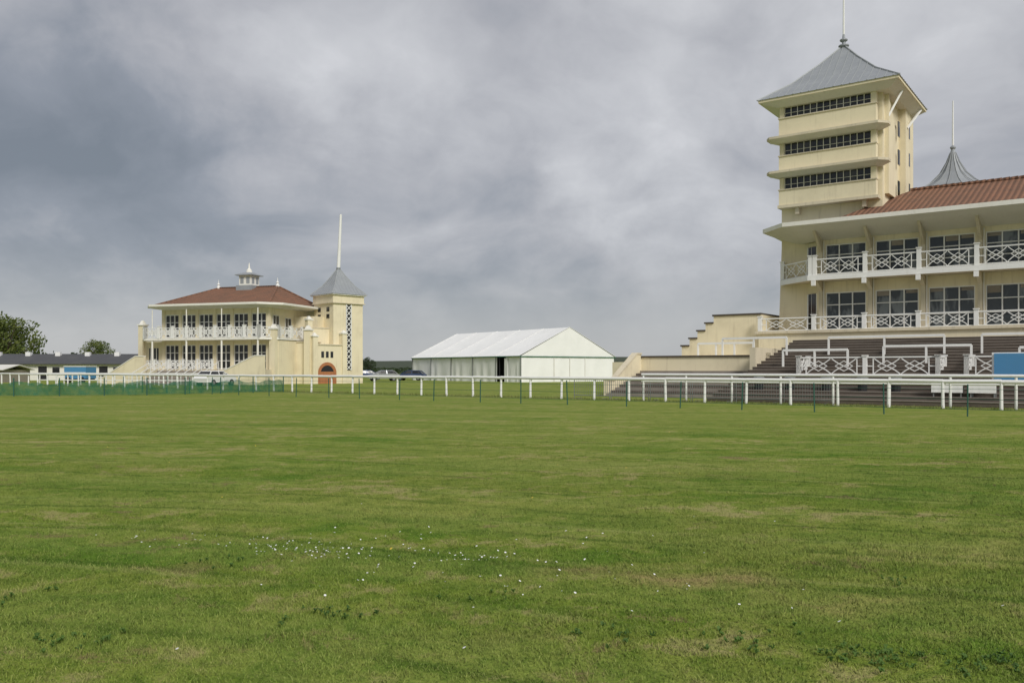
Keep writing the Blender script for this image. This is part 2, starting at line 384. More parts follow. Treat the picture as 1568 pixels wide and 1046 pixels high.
for sx_,sy_ in((1,1),(1,-1),(-1,1),(-1,-1)):
    pts=[(cx+sx_*r,cy+sy_*r,z+.02) for r,z in prof]
    for a,b in zip(pts[:-1],pts[1:]): G.beam(('roof_hips','leadseam'),a,b,.11,.08)
G.lathe(('finial','lead'),(cx,cy),[(.13,23.9),(.35,24.05),(.35,24.12),(.12,24.2),(.12,24.35),(.26,24.45),(.26,24.52),(.1,24.62),(.07,24.9)],12)
G.tube(('flagpole','white'),(cx,cy,24.6),(cx,cy,29.),.075,.045)
G.beam(('roof_strut','white'),(x1+.45,6.2,18.2),(cx+HR-.1,7.6,19.7),.12)
G.beam(('roof_strut','white'),(x1+.2,1.7,18.0),(cx+HR-.2,2.2,19.7),.12)
tc_=(2.9,12.0)
G.lathe(('turret_roof','lead'),tc_,[(2.4,14.6),(2.35,14.75),(1.55,15.25),(.9,15.9),(.45,16.7),(.2,17.4),(.08,17.75)],8)
G.lathe(('turret_wall','cream'),tc_,[(2.0,8),(2.0,14.7),(2.3,14.7)],8)
for j in range(16):
    t=2*math.pi*j/16; pr=[(2.36,14.77),(1.56,15.27),(.91,15.92),(.46,16.72),(.2,17.42)]
    for (a,za_),(b_,zb_) in zip(pr[:-1],pr[1:]): G.beam(('turret_seams','leadseam'),(tc_[0]+a*math.cos(t),tc_[1]+a*math.sin(t),za_),(tc_[0]+b_*math.cos(t),tc_[1]+b_*math.sin(t),zb_),.04)
G.lathe(('turret_finial','lead'),tc_,[(.08,17.6),(.2,17.75),(.2,17.82),(.07,17.95)],8)
G.tube(('turret_flagpole','white'),(*tc_,17.8),(*tc_,21.2),.07,.045)
G.box(('rear_block','cream_dark'),3.,9,9.5,14,10,14.55)
G.box(('wing_wall','cream'),-10.1,-6.7,-1.,4,0,5.3); G.box(('wing_coping','coping'),-10.18,-6.72,-1.08,4,5.302,5.42)
for i,(t,z) in enumerate(((-10.1,4.8),(-10.7,4.28),(-11.3,3.76),(-11.9,3.24))):
    G.box(('wing_steps','cream'),t-.6,t-.002,-1,4,0,z); G.box(('wing_coping','coping'),t-.68,t-.004,-1.08,4,z+.002,z+.11)
G.box(('platform_wall','cream'),-12.6,-4.25,-7.,-1.003,0,2.4); G.box(('platform_coping','coping'),-12.7,-4.2,-7.08,-6.7,2.402,2.5)
G.box(('platform_end_pier','cream'),-4.9,-4.2,-7.3,-6.4,0,2.62)
for i in range(9):
    G.box(('side_steps','tread' if i%2 else 'tread2'),-12.4,-4.25,-12+i*.55,-7.002,i*.17+.002*i,(i+1)*.17)
G.prismX(('side_stair_wall','cream'),[(-7.0,0),(-7.0,2.6),(-7.6,2.6),(-10.6,.9),(-11.4,.9),(-11.4,0)],-12.9,-12.6)
G.prismX(('side_stair_coping','cream_dark'),[(-7.0,2.602),(-7.0,2.7),(-7.65,2.7),(-10.65,1.0),(-11.4,1.0),(-11.4,.903),(-10.6,.903),(-7.6,2.602)],-12.95,-12.55)
G.box(('left_low_wall','cream'),-14.2,-12.95,-8.,-7.6,0,2.1)
NS=20
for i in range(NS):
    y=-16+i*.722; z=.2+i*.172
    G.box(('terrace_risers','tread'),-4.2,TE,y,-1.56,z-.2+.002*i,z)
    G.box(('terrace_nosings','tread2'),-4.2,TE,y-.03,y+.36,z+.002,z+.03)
G.box(('terrace_side_wall','cream_dark'),-4.55,-4.2,-9,-1.56,0,2.9)
def crush(xa,xb,y,zb,n,H=1.05):
    k=('crush_barriers','white')
    G.beam(k,(xa,y,zb+H),(xb,y,zb+H),.12,.13)
    for i in range(n+1):
        x=xa+(xb-xa)*i/n; G.beam(k,(x,y,zb-.3),(x,y,zb+H),.10)
def stz(y): return .2+math.floor((y+16)/.722)*.172
crush(-7.4,-3.36,-6.05,2.5,2); crush(-.9,5.2,-6.05,stz(-6),2); crush(7.0,13.,-6.05,stz(-6),2)
crush(-9.5,-5.8,-5.0,2.4,3,.9)
crush(-2.5,1.0,-9.3,stz(-9.2),2,.95); crush(2.6,6.8,-8.3,stz(-8.2),2,.95); crush(9,14,-9.2,stz(-9.2),2,.95)
def box_enclosure(xa,xb,y,y2):
    z=stz(y)-.0
    G.balustrade('enclosure_fence',[(xa,y),(xb,y)],z,1.02,3.3,.2,.05,postH=.05)
    G.balustrade('enclosure_fence',[(xa,y),(xa,y2)],z,1.02,3.3,.2,.05,postH=.05)
    G.balustrade('enclosure_fence',[(xb,y),(xb,y2)],z,1.02,3.3,.2,.05,postH=.05)
    G.box(('enclosure_deck','tread2'),xa-.1,xb+.1,y-.12,y2,z-.15,z-.02)
box_enclosure(-1.1,5.7,-11.,-9.2); box_enclosure(6.95,14.,-11.,-9.2)
G.done()
S=B('information_panel',(22.8,54,0),rot)
S.box(('panel','blue'),8.35,10.4,-13.05,-12.95,1.15,2.35); S.box(('panel_frame','white'),8.25,10.5,-12.945,-12.9,1.1,2.4)
for x in (8.4,10.3): S.box(('leg','white'),x-.05,x+.05,-12.9,-12.8,.5,1.1)
S.done()
def counter(xa,xb,y):
    T=B('white_trestle_table',(22.8,54,0),rot); z=stz(y)+.03
    T.box(('top','white'),xa,xb,y-.35,y+.35,z+.72,z+.78); T.box(('cloth','canvas'),xa+.02,xb-.02,y-.37,y-.355,z+.2,z+.74)
    for x in (xa+.1,xb-.1):
        for yy in (-.28,.28): T.beam(('leg','galv'),(x,y+yy,z-.1),(x,y+yy,z+.72),.05)
    T.done()
counter(6.1,7.4,-14.8); counter(7.6,8.7,-14.9)
for i,x in enumerate((-2.2,-.6,1.2,2.9,4.4)):
    T=B('litter_bin',(22.8,54,0),rot); z=stz(-14.)
    T.lathe(('body','darkvoid'),(x,-14.),[(.0,z+.02),(.2,z+.02),(.24,z+.62),(.24,z+.66)],10); T.lathe(('rim','galv'),(x,-14.),[(.24,z+.62),(.27,z+.64),(.27,z+.7),(.0,z+.78)],10); T.done()
# ------------------------------------------------------------ PAVILION (left)
rl=math.radians(-18)
L=B('pavilion',(-26.5,92,0),rl); cr=('walls','cream')
W=13.7; f1,f2=1.6,5.05
L.box(cr,-W,0,.35,10,0,8.45)
L.box(('terrace_base','cream_dark'),-W-1.5,1.2,-3.2,.349,0,f1)
nb2=6; bw=W/nb2
for i in range(nb2+1):
    a=-W+i*bw
    for q0,q1 in((f1,f2-.2),(f2,8.45)):
        L.box(('piers','cream'),a-.2,a+.2,.0,.35,q0,q1)
    if i%2==0:
        L.tube(('columns','whitewall'),(a,-1.75,f1),(a,-1.75,f2-.2),.10,.10,10)
        L.tube(('columns','whitewall'),(a,-1.75,f2),(a,-1.75,8.2),.06,.06,10)
for i in range(nb2):
    a=-W+i*bw
    for q0,q1,t in((f1+.05,4.35,f2-.2),(f2+.05,7.75,8.45)):
        L.box(('window_heads','cream'),a+.2,a+bw-.2,.08,.35,q1,t)
        L.window(a+.2,a+bw-.2,q0,q1,.12,3,3,'glassdark',f=.09)
L.prism(('balcony_slab','whitewall'),[(-W-2.6,-.2),(-W-1.,-1.9),(.3,-1.9),(1.7,-.4),(1.7,4.5),(0,4.5),(0,.0),(-W-2.6,0)],f2-.25,f2)
for pts in ([(-W-2.5,-.1),(-W-.9,-1.8)],[(-W-.9,-1.8),(.2,-1.8)],[(.2,-1.8),(1.6,-.3)],[(1.6,-.3),(1.6,4.4)]):
    L.balustrade('balcony_balustrade',pts,f2,1.1,1.9,.28,.07,postH=.18)
L.prism(('eaves_slab','whitewall'),[(-W-2,-.2),(-W-.2,-2.1),(.1,-2.1),(2.,0),(2.,11),(-W-2,11)],8.55,8.78)
L.prism(('eaves_soffit','soffit'),[(-W-.1,.0),(-W,-.05),(0,-.05),(.1,.1),(.1,10),(-W-.1,10)],8.3,8.548,[(-W-1.9,-.2),(-W-.2,-2.),(.1,-2.),(1.9,0),(1.9,10.9),(-W-1.9,10.9)])
rc=[(-W-.4,-.9),(.9,-.9),(.9,10.2),(-W-.4,10.2)]; r1_=(-9.9,4.8); r2_=(-1.9,4.8); zb,zt=8.82,11.1
k=('tile_roof','tile')
L.poly(k,[(*rc[0],zb),(*rc[1],zb),(*r2_,zt),(*r1_,zt)]); L.poly(k,[(*rc[1],zb),(*rc[2],zb),(*r2_,zt)])
L.poly(k,[(*rc[2],zb),(*rc[3],zb),(*r1_,zt),(*r2_,zt)]); L.poly(k,[(*rc[3],zb),(*rc[0],zb),(*r1_,zt)])
for a,b in((rc[0],r1_),(rc[1],r2_),(rc[2],r2_),(rc[3],r1_)): L.beam(('hip_tiles','tile'),(*a,zb+.03),(*b,zt+.03),.22,.12)
L.beam(('ridge_tiles','tile'),(*r1_,zt+.04),(*r2_,zt+.04),.22,.14)
for p in (r1_,r2_): L.lathe(('finial','white'),p,[(.22,zt-.05),(.22,zt+.15),(.1,zt+.3),(.18,zt+.45),(.05,zt+.6),(.02,zt+1.0)],8)
c_=(-5.7,4.8)
L.box(('cupola_base','lead'),c_[0]-1.05,c_[0]+1.05,c_[1]-1.05,c_[1]+1.05,10.2,11.25)
L.box(('cupola_body','whitewall'),c_[0]-.8,c_[0]+.8,c_[1]-.8,c_[1]+.8,11.25,12.4)
for x in(-.4,.4):
    L.box(('cupola_louvres','lead'),c_[0]+x-.22,c_[0]+x+.22,c_[1]-.82,c_[1]-.802,11.45,12.2)
    L.box(('cupola_louvres','lead'),c_[0]+.802,c_[0]+.82,c_[1]+x-.22,c_[1]+x+.22,11.45,12.2)
L.prism(('cupola_roof','lead'),[(c_[0]+a*1.15,c_[1]+b*1.15) for a,b in((-1,-1),(1,-1),(1,1),(-1,1))],12.4,12.48)
L.prism(('cupola_roof','lead'),[(c_[0]+a*1.15,c_[1]+b*1.15) for a,b in((-1,-1),(1,-1),(1,1),(-1,1))],12.483,12.8,[(c_[0]+a*.35,c_[1]+b*.35) for a,b in((-1,-1),(1,-1),(1,1),(-1,1))])
L.lathe(('cupola_finial','whitewall'),c_,[(.35,12.8),(.3,13.1),(.12,13.25),(.05,13.9)],10)
for y,z0,z1 in((1.,f1+.1,4.0),(1.,f2+.1,7.5),(3.4,f2+.1,7.3)):
    L.box(('side_window_glass','glassdark'),.003,.03,y,y+1.1,z0,z1)
    for yy in(y-.05,y+.5,y+1.1): L.box(('side_window_frames','white'),.004,.07,yy,yy+.06,z0,z1)
    L.box(('side_window_frames','white'),.004,.072,y,y+1.1,z1,z1+.07)
L.box(('link_wall','cream'),.02,3.4,3.2,9,0,4.6); L.box(('link_coping','cream_dark'),-.0,3.5,3.1,9,4.602,4.72)
L.box(('link_upper','cream'),.02,3.,5.2,9,4.72,7.6)
for x,y in((1.2,-.6),(3.2,3.0)):
    L.box(('link_pillar','cream'),x-.35,x+.35,y-.35,y+.35,0,5.9); L.box(('pillar_cap','whitewall'),x-.45,x+.45,y-.45,y+.45,5.902,6.05)
    L.prism(('pillar_cap','whitewall'),[(x-.3,y-.3),(x+.3,y-.3),(x+.3,y+.3),(x-.3,y+.3)],6.053,6.45,[(x-.12,y-.12),(x+.12,y-.12),(x+.12,y+.12),(x-.12,y+.12)])
L.box(('side_terrace_wall','cream'),.02,1.6,-.3,3.19,0,4.75)
L.box(('left_wing','cream'),-W-2.8,-W-.17,.3,6,0,4.78)
L.box(('left_wing_window','glassdark'),-W-2.2,-W-.9,.27,.298,2.2,4.0)
for x in (-W-1.95,-W-1.55,-W-1.15): L.box(('left_wing_window_frame','white'),x-.04,x+.04,.23,.268,2.2,4.0)
L.box(('left_pillar','cream'),-W-3.4,-W-2.8,-.1,.7,0,6.6); L.box(('pillar_cap','whitewall'),-W-3.5,-W-2.7,-.2,.8,6.602,6.75); 
L.prism(('pillar_cap','whitewall'),[(-W-3.35,.0),(-W-2.85,.0),(-W-2.85,.6),(-W-3.35,.6)],6.753,7.2,[(-W-3.2,.2),(-W-3.,.2),(-W-3.,.4),(-W-3.2,.4)])
for xa,za_,xb,zb_,y in((-W-.6,3.0,-W-5.0,.7,-3.3),(.9,3.0,-4.6,.7,-3.3)):
    L.prismY(('stair_flank','cream'),[(xb-.8,0),(xb-.8,zb_),(xb,zb_),(xa,za_),(xa+1.1,za_),(xa+1.1,0)],y-.35,y-.05)
    L.prismY(('stair_flank_coping','whitewall'),[(xb-.8,zb_+.002),(xb-.8,zb_+.1),(xb,zb_+.1),(xa,za_+.1),(xa+1.1,za_+.1),(xa+1.1,za_+.002),(xa,za_+.002),(xb,zb_+.002)],y-.4,y)
L.balustrade('terrace_balustrade',[(-W-.5,-3.0),(-4.8,-3.0)],f1,.95,1.8,.18,.06,postH=.1)
for i in range(8): L.box(('front_steps','tread2'),-11.5,-3.5,-3.6-i*.4,-3.26,.0,1.45-i*.18)
for i in range(9):
    x=-12.5+i*1.1; L.beam(('step_handrails','white'),(x,-3.4,2.4),(x,-6.6,1.0),.06); L.beam(('step_handrails','white'),(x,-3.4,1.3),(x,-3.4,2.4),.06); L.beam(('step_handrails','white'),(x,-6.6,.0),(x,-6.6,1.0),.06)
L.done()
K=B('paddock_fence',(-26.5,92,0),rl)
for i in range(22):
    x=-22+i*1.1; K.beam(('pickets','white'),(x,-9.,0),(x,-9.,1.25),.09)
for z in (.5,1.2): K.beam(('rails','white'),(-22.2,-9.06,z),(1.4,-9.06,z),.05,.09)
K.done()
T=B('stair_tower',(-20.2,96,0),math.radians(-45))
T.box(('shaft','cream'),-4,0,0,4,0,9.2)
T.box(('cornice','cream'),-4.1,.1,-.1,4.1,9.2,10.05); T.box(('cornice_band','cream_dark'),-4.2,.2,-.2,4.2,9.1,9.22)
T.box(('eaves','whitewall'),-4.3,.3,-.3,4.3,10.052,10.16)
pp=lambda r:[(-2-r,2-r),(-2+r,2-r),(-2+r,2+r),(-2-r,2+r)]
pr=[(2.38,10.163),(1.35,11.25),(.6,12.4),(.1,13.3)]
for (r0,z0),(r1,z1) in zip(pr[:-1],pr[1:]): T.prism(('roof','lead'),pp(r0),z0,z1,pp(r1))
for sx_,sy_ in((1,1),(1,-1),(-1,1),(-1,-1)):
    q=[(-2+sx_*r,2+sy_*r,z+.02) for r,z in pr]
    for a,b in zip(q[:-1],q[1:]): T.beam(('roof_hips','leadseam'),a,b,.08)
for d in(-1.8,-1.35,-.9,-.45,0,.45,.9,1.35,1.8):
    for ax in range(4):
        rs=[(r,z) for r,z in pr if r>abs(d)]
        for (r0,z0),(r1,z1) in zip(pr[:-1],pr[1:]):
            if r1<=abs(d)<r0: rs.append((max(abs(d),.1),z0+(z1-z0)*(r0-abs(d))/(r0-r1)))
        q=[]
        for r,z in rs:
            o=[(d,-r),(r,d),(d,r),(-r,d)][ax]; q.append((-2+o[0],2+o[1],z+.01))
        for a,b in zip(q[:-1],q[1:]): T.beam(('roof_seams','leadseam'),a,b,.04)
T.lathe(('finial','lead'),(-2,2),[(.1,13.1),(.25,13.3),(.25,13.4),(.1,13.6)],10)
T.tube(('flagpole','white'),(-2,2,13.3),(-1.75,2.15,19.6),.21,.13,10)
T.box(('lattice_recess','darkvoid'),.002,.03,1.7,2.35,1.5,9.0)
for i in range(12):
    z=1.5+i*.62
    T.beam(('lattice','white'),(.06,1.7,z),(.06,2.35,z+.62),.07); T.beam(('lattice','white'),(.065,2.35,z),(.065,1.7,z+.62),.07)
for y in(1.68,2.37): T.beam(('lattice','white'),(.06,y,1.5),(.06,y,9.0),.08)
for z in (7.4,8.2):
    T.box(('slot_windows','glassdark'),-3.2,-2.6,-.02,-.002,z,z+.5); T.box(('slot_windows','glassdark'),-1.4,-.8,-.02,-.002,z,z+.5)
T.box(('lower_block','cream'),-4.6,-.9,-2.4,-.003,0,6.2); T.box(('lower_coping','cream_dark'),-4.7,-.85,-2.5,-.003,6.202,6.34)
T.box(('porch','cream'),-.9,.5,-2.8,1.25,0,4.3); T.box(('porch_coping','cream_dark'),-.898,.6,-2.9,1.35,4.302,4.42)
for x,y,z in((.35,1.1,5.6),(-1.1,-2.5,7.1),(.35,-2.7,5.2)):
    T.box(('pillar','cream'),x-.3,x+.3,y-.3,y+.3,0,z); T.box(('pillar_cap','whitewall'),x-.38,x+.38,y-.38,y+.38,z+.002,z+.16)
    T.prism(('pillar_cap','whitewall'),[(x-.25,y-.25),(x+.25,y-.25),(x+.25,y+.25),(x-.25,y+.25)],z+.163,z+.45,[(x-.08,y-.08),(x+.08,y-.08),(x+.08,y+.08),(x-.08,y+.08)])
N=16; yc=-1.15
for i in range(N):
    a0,a1=math.pi*i/N,math.pi*(i+1)/N
    for r0,r1,xx,kk in((.85,1.2,.56,('arch_ring','brickarch')),(0,.85,.52,('arch_opening','darkvoid'))):
        T.poly(kk,[(xx,yc+r0*math.cos(a0),1.2+r0*math.sin(a0)),(xx,yc+r1*math.cos(a0),1.2+r1*math.sin(a0)),(xx,yc+r1*math.cos(a1),1.2+r1*math.sin(a1)),(xx,yc+r0*math.cos(a1),1.2+r0*math.sin(a1))])
T.box(('arch_door','brickarch'),.502,.53,yc-.85,yc+.85,0,1.35)
for s_ in(-1,1): T.box(('arch_ring','brickarch'),.502,.56,yc+s_*1.02-.175,yc+s_*1.02+.175,0,1.2)
for i in range(3): T.box(('window','glassdark'),.502,.52,-1.9+i*.6,-1.55+i*.6,2.9,3.6)
T.done()
# ------------------------------------------------------------ MARQUEE
Q=B('marquee',(1.13,105,0),math.atan2(.6,.8)); Wm,Lm,he,hp=15.75,26.5,3.3,7.0
def cloth(part,p00,p10,p01,p11,nx,ny,amp,nrm,freq):
    V,F=Q.g(part,'canvas'); i0=len(V)
    for j in range(ny+1):
        for i in range(nx+1):
            u,v=i/nx,j/ny
            p=Vector(p00)*(1-u)*(1-v)+Vector(p10)*u*(1-v)+Vector(p01)*(1-u)*v+Vector(p11)*u*v
            w=amp*math.sin(u*freq+1.3*math.sin(u*freq*.37))*(1-v*.8)
            V.append(tuple(p+Vector(nrm)*w))
    for j in range(ny):
        for i in range(nx):
            a=i0+j*(nx+1)+i; F.append((a,a+1,a+nx+2,a+nx+1))
cloth('side_wall',(0,3.2,0),(0,0,0),(0,3.2,he),(0,0,he),20,3,.05,(-1,0,0),20)
cloth('side_wall',(0,Lm,0),(0,5.1,0),(0,Lm,he),(0,5.1,he),120,3,.09,(-1,0,0),60)
cloth('end_wall',(0,0,0),(Wm,0,0),(0,0,he),(Wm,0,he),90,3,.04,(0,-1,0),50)
Q.poly(('gable','canvas'),[(0,-.02,he),(Wm,-.02,he),(Wm/2,-.02,hp)])
Q.poly(('gable','canvas'),[(Wm,Lm,0),(0,Lm,0),(0,Lm,he),(Wm/2,Lm,hp),(Wm,Lm,he)])
Q.poly(('far_wall','canvas'),[(Wm,0,0),(Wm,Lm,0),(Wm,Lm,he),(Wm,0,he)])
nbm=5
for i in range(nbm):
    a,b=i*Lm/nbm,(i+1)*Lm/nbm; ns=6
    for j in range(ns):
        for side in(0,1):
            nn=4
            for q in range(nn):
                ya,yb=a+(b-a)*q/nn,a+(b-a)*(q+1)/nn
                def P(u,y):
                    sag=.10*math.sin(math.pi*(y-a)/(b-a))*math.sin(math.pi*u)
                    x=-.25+(Wm/2+.25)*u
                    if side: x=Wm-x
                    return (x,y,he-.05+(hp-he+.05)*u-sag+.03)
                q4=[P(j/ns,ya),P((j+1)/ns,ya),P((j+1)/ns,yb),P(j/ns,yb)]
                Q.poly(('roof','canvas'),q4 if side else q4[::-1])
for i in range(nbm+1):
    y=i*Lm/nbm
    Q.beam(('roof_seams','white'),(-.2,y,he+.04),(Wm/2,y,hp+.06),.10,.04); Q.beam(('roof_seams','white'),(Wm+.2,y,he+.04),(Wm/2,y,hp+.06),.10,.04)
    Q.box(('leg','galv'),-.10,.0,y-.06,y+.06,0,he)
Q.box(('eave_trim','canvasgreen'),-.27,-.22,-.05,Lm,he-.15,he-.04)
Q.box(('eave_trim','canvasgreen'),-.25,Wm+.25,-.12,-.06,he-.17,he-.06)
for x in (Wm/3,Wm/2,Wm*2/3): Q.box(('gable_poles','soffit'),x-.04,x+.04,-.10,-.055,0,he-.2)
Q.box(('interior','darkvoid'),1.2,1.4,2,7,0,he); 
Q.box(('door_flap','canvas'),-.15,-.08,2.7,3.3,0,he-.3); Q.beam(('door_pole','darkvoid'),(-.1,4.4,0),(-.1,4.4,he),.1)
Q.done()
# ------------------------------------------------------------ RAILS
def railpt(n): return (19.6-1.687*n,34+1.293*n)
K=B('running_rail')
for n_ in range(-4,62):
    x,y=railpt(n_); jx=R.uniform(-.03,.03)
    K.tube(('posts','white'),(x,y,0),(x+jx,y+jx,1.1),.07,.06,8)
    x2,y2=railpt(n_+1)
    K.tube(('top_rail','white'),(x,y,1.14+R.uniform(-.015,.015)),(x2,y2,1.14+R.uniform(-.015,.015)),.085,.085,8)
    K.beam(('brackets','white'),(x,y,.95),(x+.12,y-.1,1.12),.05)
K.done()
K=B('inner_rail',(22.8,54,0),rot)
for i in range(14):
    x=-7.2+i*2.4
    K.tube(('posts','white'),(x,-17.2,0),(x,-17.2,1.3),.055,.055,8)
K.tube(('top_rail','white'),(-7.3,-17.2,1.36),(25,-17.2,1.36),.065); K.tube(('mid_rail','white'),(-7.3,-17.2,1.0),(25,-17.2,1.0),.04)
K.done()
K=B('wire_fence',(22.8,54,0),rot)
for i in range(-17,6):
    x=.72+i*2.72+R.uniform(-.2,.2); lean=R.uniform(-.05,.05)
    K.tube(('stakes','stake'),(x,-24,-.05),(x+lean,-24,1.12),.026,.026,6)
for z in (.25,.6,.95): K.tube(('wires','stake'),(-45,-24,z),(16,-24,z),.007,.007,4)
K.done()
for i in range(6):
    K=B('crowd_barrier',(22.8,54,0),rot); xa=-11.8+i*2.35; xb=xa+2.25; y=-16.6+R.uniform(-.05,.05)
    k=('frame','galv'); K.tube(k,(xa,y,1.08),(xb,y,1.08),.022); K.tube(k,(xa,y,.18),(xb,y,.18),.022); K.tube(k,(xa,y,0),(xa,y,1.08),.022); K.tube(k,(xb,y,0),(xb,y,1.08),.022)
    for j in range(1,18): K.tube(('bars','galv'),(xa+2.25*j/18,y,.18),(xa+2.25*j/18,y,1.08),.009,.009,5)
    for x in(xa+.3,xb-.3): K.tube(('feet','galv'),(x,y-.3,.03),(x,y+.3,.03),.022)
    K.done()
K=B('netting_fence')
pts=[(-16.4,61),(-20,56.2),(-23.4,52.6),(-30.8,51),(-40,50.5)]
fine=[]
for a,b in zip(pts[:-1],pts[1:]):
    n_=int(math.hypot(b[0]-a[0],b[1]-a[1])/.4)
    for i in range(n_): fine.append((a[0]+(b[0]-a[0])*i/n_,a[1]+(b[1]-a[1])*i/n_))
V,F=K.g('net','net')
for i,(x,y) in enumerate(fine):
    V.append((x+.05*math.sin(i*1.3),y+.08*math.sin(i*.9),.05)); V.append((x,y,.80+.07*math.sin(i*.8)+.06*math.sin(i*2.3)))
    if i: F.append((2*i-2,2*i,2*i+1,2*i-1))
    if i%6==0: K.tube(('stakes','stake'),(x,y-.1,0),(x,y-.1,1.1),.035,.035,6)
K.done()
# ------------------------------------------------------------ left low buildings
K=B('stable_block',(-84,122,0),math.radians(3))
K.box(('walls','whitewall'),-8,32,0,9,0,2.4)
K.prismX(('roof','slate'),[(-.6,2.3),(4.5,3.75),(9.6,2.3),(9.6,2.45),(4.5,3.9),(-.6,2.45)],-8.5,32.5)
for i in range(9):
    x=-6+i*4.3
    K.box(('doors','canvasgreen' if i%3==0 else 'darkvoid'),x,x+1.2,-.05,-.002,0,2.0)
    K.box(('windows','glassdark'),x+2,x+3.,-.05,-.002,1.1,1.9)
    K.box(('roof_vents','white'),x+.8,x+1.5,3.3,3.9,3.45,4.15)
K.done()
K=B('storage_shed',(-68,104,0),math.radians(-6))
K.box(('walls','wood'),-12,6,0,5,0,1.5); K.prismX(('roof','soffit'),[(-.4,1.5),(2.5,2.1),(5.4,1.5),(5.4,1.6),(2.5,2.2),(-.4,1.6)],-12.4,6.4)
for i in range(6): K.box(('doors','whitewall' if i%2 else 'slate'),-11+i*2.8,-9.4+i*2.8,-.04,-.002,0,1.4)
K.done()
K=B('blue_horse_box',(-52,101,0),math.radians(-8))
K.box(('body','blue'),-1.4,1.4,0,2,.5,1.9); K.box(('roof','white'),-1.45,1.45,-.05,2.05,1.902,2.); K.box(('stripe','white'),-1.4,1.4,-.02,-.003,1.1,1.25)
for x in(-.9,.9):
    K.tube(('wheel','tyre'),(x,-.05,.36),(x,.2,.36),.36,.36,14)
K.box(('chassis','tyre'),-1.3,1.3,.1,1.9,.35,.498); K.done()
# ------------------------------------------------------------ cars
def car(name,loc,ang,mat):
    C=B(name,(*loc,0),ang)
    prof=[(-2.1,.35),(-2.15,.75),(-2.0,.95),(-1.1,1.02),(1.2,.98),(2.0,.82),(2.12,.6),(2.1,.35)]
    C.prismY(('body',mat),prof,-.85,.85)
    V,F=C.g('cabin','glassdark'); i=len(V)
    V.extend([(-1.85,-.8,.96),(1.2,-.8,.96),(1.2,.8,.96),(-1.85,.8,.96),(-1.35,-.62,1.40),(.35,-.62,1.40),(.35,.62,1.40),(-1.35,.62,1.40)])
    F.extend([(i,i+1,i+5,i+4),(i+1,i+2,i+6,i+5),(i+2,i+3,i+7,i+6),(i+3,i,i+4,i+7),(i+4,i+5,i+6,i+7)])
    C.prism(('roof',mat),[(-1.38,-.64),(.38,-.64),(.38,.64),(-1.38,.64)],1.40,1.47,[(-1.2,-.55),(.2,-.55),(.2,.55),(-1.2,.55)])
    for s_ in(-1,1):
        for (xa,za_),(xb,zb_) in(((-1.85,.97),(-1.35,1.42)),((1.2,.97),(.35,1.42)),((-.35,.97),(-.35,1.42))):
            C.beam(('pillars',mat),(xa,s_*.81,za_),(xb,s_*.63,zb_),.07)
        for x in(-1.3,1.35):
            C.tube(('wheels','tyre'),(x,s_*.68,.32),(x,s_*.88,.32),.32,.32,16); C.tube(('hubs','galv'),(x,s_*.87,.32),(x,s_*.895,.32),.19,.19,10)
        C.box(('lamps','white'),2.02,2.125,s_*.6-.18,s_*.6+.18,.62,.76)
    C.done()
car('parked_car',(-17.6,116),math.radians(200),'carsilver'); car('parked_car',(-14.4,121),math.radians(170),'carblue')
car('parked_car',(-29.0,83),math.radians(70),'carwhite'); car('parked_car',(-22,130),math.radians(20),'carblue')
# ------------------------------------------------------------ trees
def leaves(V,F,c,r,n,sz,rnd):
    for _ in range(n):
        while True:
            d=Vector((rnd.uniform(-1,1),rnd.uniform(-1,1),rnd.uniform(-1,1)))
            if .25<d.length<1: break
        p=Vector(c)+Vector((d.x*r[0],d.y*r[1],d.z*r[2]))
        a=Vector((rnd.gauss(0,1),rnd.gauss(0,1),rnd.gauss(0,1))).normalized(); b=a.orthogonal().normalized(); s=sz*rnd.uniform(.5,1.3)
        c2=a.cross(b); i=len(V)
        V.extend([tuple(p+b*s),tuple(p+c2*s*.6),tuple(p-b*s),tuple(p-c2*s*.6)]); F.append((i,i+1,i+2,i+3))
def tree(name,x,y,h,w,seed,mat='leaf',n=75):
    rnd=random.Random(seed); T=B(name,(x,y,0))
    T.tube(('trunk','bark'),(0,0,0),(.1,0,h*.45),.05*h*.6,.03*h*.6,8)
    V,F=T.g('crown',mat)
    for i in range(n):
        a=rnd.uniform(0,6.28); q=rnd.random(); zz=h*(.2+.75*q); rr=w/2*math.sqrt(max(.05,1-((q-.4)/.62)**2))*rnd.uniform(.2,.95)
        c=(rr*math.cos(a),rr*math.sin(a),zz)
        if i%4==0: T.tube(('limbs','bark'),(.05,0,h*rnd.uniform(.2,.45)),c,.015*h,.004*h,5)
        s=w*rnd.uniform(.08,.16); leaves(V,F,c,(s,s,s*.8),75,w*.02,rnd)
    T.done()
tree('oak_tree',-89.5,150,10.5,14,3); tree('oak_tree',-99,158,12,13,4)
tree('hawthorn_tree',-84,172,7.4,7.5,5); tree('ash_tree',-25.5,150,3.6,3.5,9,'leafdark')
tree('oak_tree',-120,170,11,12,8)
rnd=random.Random(11); V=[];F=[]
for i in range(1000):
    x=rnd.uniform(-420,420); y=330+rnd.uniform(-15,15)+.0002*x*x
    hh=2.5+1.6*math.sin(x*.021)+1.3*math.sin(x*.067+1)+rnd.uniform(0,1.5)+(2.2 if x<-110 else 0); hh=max(1.8,hh)
    leaves(V,F,(x,y,hh*.5),(4.5,3,hh*.55),26,.9,rnd)
mkobj('distant_treeline',V,F,'leafdark')
V=[];F=[]
for i in range(260):
    x=-60+i*.4+rnd.uniform(-.2,.2)
    leaves(V,F,(x,175,.8),(.8,.8,.9),14,.22,rnd)
mkobj('hedge',V,F,'leafdark')
V=[];F=[]
nx=120
